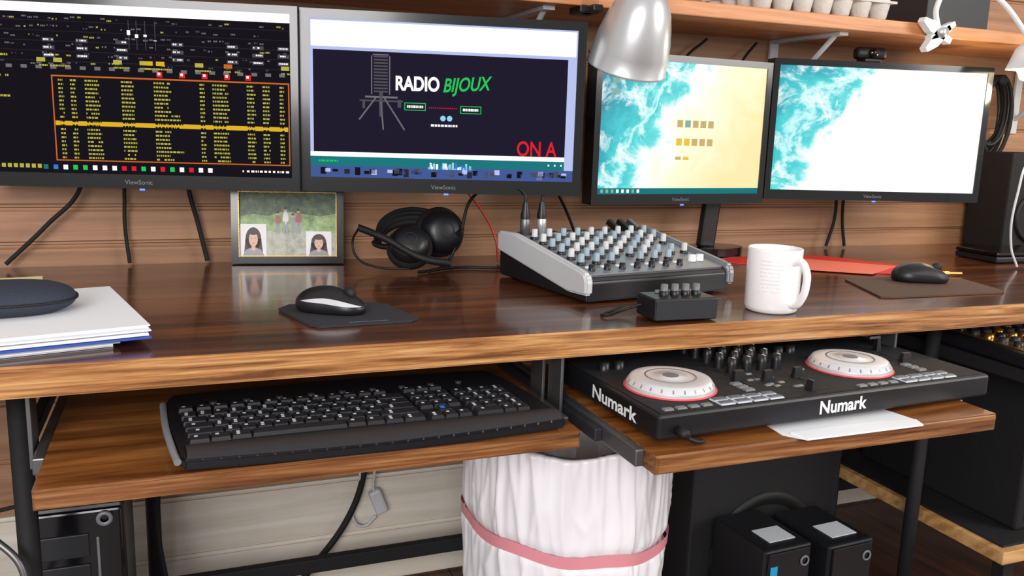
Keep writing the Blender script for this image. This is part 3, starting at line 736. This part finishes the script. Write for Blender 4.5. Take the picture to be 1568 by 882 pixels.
addbox(bm,.235,.30,.022,.025,DH+.001,DH+.0018,2); addbox(bm,.262,.27,.016,.031,DH+.001,DH+.016,0,.002)
for x in (.035,.06,.36,.385): lathe_bm(bm,[(.0085,DH+.001),(.008,DH+.014),(0,DH+.0145)],14,x,.20,0)
for k in range(14):
    x=.20+random.random()*.14; y=.03+random.random()*.09; addbox(bm,x,x+.01,y,y+.006,DH+.001,DH+.003,3,.0008)
addbox(bm,.535,.545,.16,.17,DH+.001,DH+.022,0,.002); addbox(bm,.520,.545,.163,.169,DH+.022,DH+.026,0,.001)
mk('mixer_section',bm,[BLK,WHITE,RUB,GREY],dj)
text('logo_front','Numark',.026,WHITE,dj,(.262,-.0006,.008),bold=.0007,sx=.98)
text('logo_side','Numark',.026,WHITE,dj,(-.0006,.170,.008),rot=(PI/2,0,-PI/2),bold=.0007,sx=1.35)
tube('usb_cable',[(.03,.0,.012),(.03,-.010,.010),(.045,-.016,.001),(.06,-.012,-.002),(.05,-.006,-.002)],.003,RUB,dj)
lathe('cable_boot',[(0,0),(.007,0),(.006,.02),(0,.02)],RUB,dj,loc=(.03,0,.012),rot=(PI/2,0,0),seg=16)
sp_=group('loose_papers'); prism('sheets',[(.735,.868),(.755,.842),(.955,.842),(.965,.868),(.94,1.0),(.75,1.0)],.6400,.6403,PAPER,sp_)
prism('rolled_edge',[(.755,.842),(.955,.842),(.962,.862),(.90,.872),(.75,.870)],.6403,.6425,PAPER,sp_)
# ------------------------------------------------------------ trash can
BX,BY=.594,1.225
tr=group('trash_can',(BX,BY,0))
lathe('bin',[(0,.002),(.128,.002),(.133,.01),(.158,.53),(.162,.54),(.158,.54),(.153,.53),(.128,.02),(0,.015)],mat('bin_plastic',(225,222,220),.5),tr,seg=48)
bm=bmesh.new(); seg=300; rows_=80; grid=[]
def ridge(v): return 1-min(1,abs(noise.noise(v))*2.6)
def cordz(a): return .388+.012*math.cos(a-2.9)+.004*math.sin(a*7)
for j in range(rows_+1):
    t=j/rows_; z=.556-.44*t
    row=[]
    for i in range(seg):
        a=2*PI*i/seg; ca,sa=math.cos(a),math.sin(a)
        base=.163-.018*t+.012*math.sin(min(1,t*3)*PI*.5)
        f=noise.noise(Vector((ca*2.0,sa*2.0,z*4)))*.010
        f+=ridge(Vector((ca*3.0+z*3,sa*3.0,z*2.0+3)))**3*.005
        f+=ridge(Vector((ca*6,sa*6+z*5,z*5+9)))**3*.0035
        f+=noise.noise(Vector((ca*9,sa*9,z*16)))*.0022
        f+=ridge(Vector((ca*9,sa*9,1.3+z*1.2)))**2*.004*max(0,1-t*2.2)
        zc=cordz(a); f-=.007*math.exp(-((z-zc)/.012)**2)
        edge=.012*math.sin(a*5+1)+.008*math.sin(a*11)
        dz=edge*(t**4)+ .006*math.sin(a*4)*(1-t)**4
        r=base+f+.002
        row.append(bm.verts.new((r*ca,r*sa,z+dz)))
    grid.append(row)
inner=[];inner2=[]
for i in range(seg):
    a=2*PI*i/seg; inner.append(bm.verts.new((.151*math.cos(a),.151*math.sin(a),.553+.006*math.sin(a*4))))
    inner2.append(bm.verts.new(((.144+.006*math.sin(a*9))*math.cos(a),(.144+.006*math.sin(a*9))*math.sin(a),.32)))
for i in range(seg):
    k=(i+1)%seg
    bm.faces.new((inner[i],inner[k],grid[0][k],grid[0][i])); bm.faces.new((inner2[i],inner2[k],inner[k],inner[i]))
    for j in range(rows_): bm.faces.new((grid[j][i],grid[j][k],grid[j+1][k],grid[j+1][i]))
bmesh.ops.recalc_face_normals(bm,faces=bm.faces[:])
BAG=mat('white_bag_plastic',(250,248,252),.3,var=.02,bump=.12,bscale=45)
mk('bag_liner',bm,BAG,tr,smooth=True)
bm=bmesh.new(); cords=[]
for i in range(161):
    a=2*PI*i/160; ca,sa=math.cos(a),math.sin(a); z=cordz(a)
    r=.1715+noise.noise(Vector((ca*2.0,sa*2.0,z*4)))*.010+.002
    cords.append((r,a,z))
for (r,a,z),(r2,a2,z2) in zip(cords,cords[1:]):
    poly(bm,[(r*math.cos(a),r*math.sin(a),z-.011),(r2*math.cos(a2),r2*math.sin(a2),z2-.011),((r2+.001)*math.cos(a2),(r2+.001)*math.sin(a2),z2+.009),((r+.001)*math.cos(a),(r+.001)*math.sin(a),z+.009)])
mk('drawstring',bm,mat('pink_drawstring',(232,150,160),.4),tr,smooth=True)
bm=bmesh.new(); 
lathe_bm(bm,[(.143,.36),(.09,.375),(.0,.37)],24); mk('rubbish',bm,mat('dark_rubbish',(60,58,64),.8,bump=1,bscale=25,var=.6,vscale=14),tr)
# ------------------------------------------------------------ PC towers
def tower(name,x0,x1,y0,y1,h):
    g=group(name,(x0,y0,0)); w=x1-x0; d=y1-y0
    boxc('case',0,w,0,d,.008,h,BLK,g,.006); boxc('front_bezel',.004,w-.004,-.008,0,.014,h-.006,BLKG,g,.004)
    for k in range(3): boxc('drive_bay_%d'%k,.016,w-.05,-.011,-.007,h-.08-k*.05,h-.042-k*.05,DGREY,g,.002)
    lathe('power_button',[(.006,.002),(.010,.004),(.012,.002),(.012,-.004),(0,-.004)],SILVP,g,loc=(w*.8,-.011,h-.02),rot=(PI/2,0,0),seg=24)
    boxc('side_strip',w-.040,w-.036,-.011,-.007,.05,h-.05,SILVP,g,.001)
    boxc('grille',.02,w-.05,-.010,-.007,.04,h-.24,RUB,g,.001)
    for x in (.02,w-.02):
        for y in (.03,d-.03): boxc('foot_%d_%d'%(x*100,y*100),x-.01,x+.01,y-.01,y+.01,0,.008,RUB,g,.001)
    return g
tower('computer_tower',-.235,-.100,1.36,1.56,.445)
sw_=group('subwoofer',(.90,1.30,0))
boxc('cabinet',0,.36,0,.30,.01,.46,BLKM,sw_,.005)
lathe('cone',[(.13,.0),(.125,.006),(.11,.002),(.04,-.03),(.035,-.02),(0,-.012)],RUB,sw_,loc=(.18,-.002,.20),rot=(PI/2,0,0))
for x in (.03,.33):
    for y in (.03,.27): boxc('foot_%d%d'%(x*100,y*100),x-.015,x+.015,y-.015,y+.015,0,.01,RUB,sw_)
LBL=mat('label_white',(200,206,212),.5); CYB=mat('label_cyan',(40,150,200),.4)
for i,(x,y) in enumerate(((.945,1.13),(1.070,1.11))):
    g=group('power_supply_unit' if i==0 else 'power_supply_unit.001',(x,y,0),rz=math.radians(3))
    boxc('case',0,.108,0,.15,0,.305,BLK,g,.005)
    boxc('face',.006,.102,-.004,0,.02,.30,BLKG,g,.002)
    lathe('button_ring',[(.0065,.001),(.009,.0025),(.0105,0),(.009,-.002)],GREY,g,loc=(.088,-.005,.275),rot=(PI/2,0,0),seg=24)
    boxc('top_label',.030,.090,.025,.075,.305,.3065,LBL,g,.0004)
    if i==0: boxc('sticker',.010,.026,-.0052,-.0042,.245,.275,CYB,g,.0002)
# low side platform
pl=group('equipment_stand')
boxc('lower_board',1.37,2.3,1.0,1.50,.275,.30,PLY,pl,.002)
boxc('lower_mat',1.385,2.3,1.015,1.50,.300,.304,BLKM,pl,.001)
for n_,(x,y) in enumerate(((1.44,1.05),(1.40,1.47),(2.27,1.035),(2.27,1.47))):
    boxc('post_%d'%n_,x-.013,x+.013,y-.013,y+.013,0,.275,BLKM,pl,.002)
for n_,(x,y) in enumerate(((1.40,1.47),(2.27,1.035),(2.27,1.47))):
    boxc('upper_post_%d'%n_,x-.013,x+.013,y-.013,y+.013,.304,.62,BLKM,pl,.002)
boxc('top_board',1.36,2.3,.97,1.50,.62,.645,BLKM,pl,.003)
boxc('top_edging',1.355,2.3,.962,.970,.62,.645,TRAYF,pl,.001)
rk=group('equipment_case',(1.46,1.05,.305)); boxc('case',0,.6,0,.4,0,.305,BLKM,rk,.006); boxc('front_panel',.02,.58,-.004,0,.02,.28,BLK,rk,.002)
for x in (.04,.56): lathe('screw_%d'%(x*100),[(0,.004),(.008,.003),(.009,0),(0,-.001)],STEEL,rk,loc=(x,-.004,.145),rot=(PI/2,0,0),seg=16)
m2=group('sound_mixer',(1.345,.975,.646),rz=math.radians(-4))
boxc('body',0,.36,0,.27,.003,.030,BLK,m2,.006); boxc('panel',.012,.348,.012,.258,.030,.032,GOLD,m2,.001)
for x in (.03,.34):
    for y in (.02,.25): boxc('foot_%d%d'%(x*100,y*100),x-.008,x+.008,y-.008,y+.008,0,.003,RUB,m2,0)
bm=bmesh.new()
for c in range(12):
    for r in range(7):
        x=.028+c*.0275; y=.03+r*.032
        lathe_bm(bm,[(.0085,.032),(.008,.040),(0,.0405)],10,x,y,random.choice([0,1,2]))
mk('knobs',bm,[GOLD,BLK,DGREY],m2)
# ------------------------------------------------------------ right background
spk=group('studio_speaker',(2.03,1.615,.75),rz=math.radians(-3))
boxc('cabinet',0,.20,0,.13,.0,.26,BLKM,spk,.006)
lathe('woofer',[(.07,.0),(.068,.007),(.058,.003),(.03,-.02),(.02,-.012),(0,-.008)],RUB,spk,loc=(.10,-.002,.09),rot=(PI/2,0,0))
lathe('tweeter',[(.03,.0),(.028,.004),(.02,.0),(.012,.006),(0,.008)],DGREY,spk,loc=(.10,-.002,.205),rot=(PI/2,0,0))
lt=group('laptop',(1.80,1.44,.75),rz=math.radians(-3))
boxc('base',0,.34,0,.125,.001,.016,BLK,lt,.004); boxc('lid',0,.34,0,.125,.017,.026,BLKG,lt,.004)
cb=group('white_cable'); tube('loop',[(1.78,1.37,.755),(1.765,1.38,.80),(1.775,1.39,.92),(1.82,1.40,1.0),(1.90,1.40,.98),(1.93,1.40,.90),(1.95,1.40,.78)],.0026,LGREY,cb)
# hanging black gear: coiled cables on a wall hook
hc=group('hanging_cable_coil')
lathe('hook',[(0,0),(.008,0),(.008,.05),(.014,.052),(.014,.06),(0,.06)],BLKM,hc,loc=(2.08,WY,1.20),rot=(PI/2,0,0),seg=16)
for k in range(9):
    w_=.055+.006*math.sin(k*2.1); h_=.10+.012*math.cos(k*1.7); y_=WY-.012-.0048*k
    tube('loop_%d'%k,[(2.08+w_*math.sin(t*PI/6)+.004*math.sin(k),y_,1.21-h_+h_*math.cos(t*PI/6)) for t in range(12)],.0045,BLKM if k%3 else DGREY,hc,cyc=True)
wc=group('power_cable')
tube('cord_a',[(-.165,1.735,1.0),(-.17,1.738,.90),(-.23,1.745,.83),(-.30,1.75,.76)],.004,BLKM,wc)
tube('cord_b',[(-.095,1.752,1.0),(-.098,1.755,.88),(-.10,1.757,.83),(-.095,1.758,.755)],.0035,BLKM,wc)
tube('cord_c',[(.01,1.752,1.0),(.015,1.752,.90),(.03,1.755,.83),(.045,1.757,.756)],.0045,BLKM,wc)
tube('cord_low_a',[(.37,1.755,.70),(.365,1.76,.40),(.355,1.755,.28),(.32,1.75,.18),(.23,1.73,.075),(.12,1.66,.008)],.007,BLKM,wc)
tube('cord_low_b',[(-.15,1.70,.70),(-.02,1.74,.36),(.10,1.755,.33),(.25,1.755,.42),(.33,1.755,.50),(.40,1.755,.46),(.48,1.755,.55),(.5,1.7,.70)],.004,BLKM,wc)
tube('cord_low_c',[(1.0,1.70,.6),(1.05,1.66,.52),(1.15,1.28,.50),(1.25,1.28,.46),(1.3,1.5,.55)],.004,BLKM,wc)
tube('cord_low_d',[(1.02,1.28,.56),(1.12,1.22,.49),(1.22,1.20,.50),(1.27,1.3,.60)],.0035,BLKM,wc)
tube('cord_left_a',[(-.25,1.15,.70),(-.235,1.12,.55),(-.25,1.15,.42),(-.21,1.2,.40),(-.25,1.25,.2),(-.26,1.3,.01)],.0045,BLKM,wc)
tube('cord_left_b',[(-.22,1.3,.69),(-.12,1.32,.60),(-.17,1.32,.5),(-.29,1.3,.47)],.003,BLKM,wc)
tube('cord_left_c',[(-.24,1.14,.52),(-.20,1.12,.47),(-.215,1.12,.40),(-.23,1.14,.36)],.0045,STEEL,wc)
tube('cord_left_d',[(-.05,1.64,.45),(-.06,1.56,.30),(-.05,1.55,.15),(-.09,1.6,.01)],.004,BLKM,wc)
box('adapter_plug',(.028,.02,.06),(.385,1.752,.205),LGREY,wc,rot=(0,-.35,0),bev=.006)
tube('adapter_cord',[(.375,1.752,.23),(.36,1.752,.31),(.345,1.754,.24),(.33,1.754,.17),(.35,1.752,.15),(.38,1.752,.17)],.003,LGREY,wc)
tube('cord_r1',[(1.58,1.72,.93),(1.60,1.74,.83),(1.62,1.745,.755)],.004,BLKM,wc)
tube('cord_r1b',[(1.55,1.72,.93),(1.575,1.74,.83),(1.56,1.745,.755)],.004,BLKM,wc)
tube('cord_r3',[(.95,1.71,1.20),(.93,1.74,1.22),(.98,1.76,1.25)],.003,BLKM,wc)
tube('cord_r4',[(1.22,1.71,1.18),(1.27,1.75,1.22),(1.30,1.755,1.25)],.003,BLKM,wc)
tube('cord_r5',[(1.08,1.73,1.16),(1.10,1.75,1.20),(1.16,1.755,1.25)],.003,BLKM,wc)
# ------------------------------------------------------------ lights
w=bpy.data.worlds.new('world'); S.world=w; w.use_nodes=True
bg=w.node_tree.nodes['Background']; bg.inputs[0].default_value=(1.0,.97,.95,1); bg.inputs[1].default_value=.62
def area(n,loc,target,sx_,sy_,e,c):
    l=bpy.data.lights.new(n,'AREA'); l.shape='RECTANGLE'; l.size=sx_; l.size_y=sy_; l.energy=e; l.color=c
    o=bpy.data.objects.new(n,l); COL.objects.link(o); o.location=loc
    o.rotation_euler=(Vector(target)-Vector(loc)).to_track_quat('-Z','Y').to_euler()
area('window_light',(-1.2,-1.9,1.8),(.6,1.3,.6),1.8,1.4,95,(1,.98,.98))
area('window_light_right',(2.9,-.6,1.9),(1.0,1.3,.7),1.2,1.2,45,(1,.96,.90))
l=bpy.data.lights.new('lamp_bulb_light','POINT'); l.energy=2.5; l.color=(1,.82,.55); l.shadow_soft_size=.03
o=bpy.data.objects.new('lamp_bulb_light',l); COL.objects.link(o); o.location=(1.798,1.42,1.150)
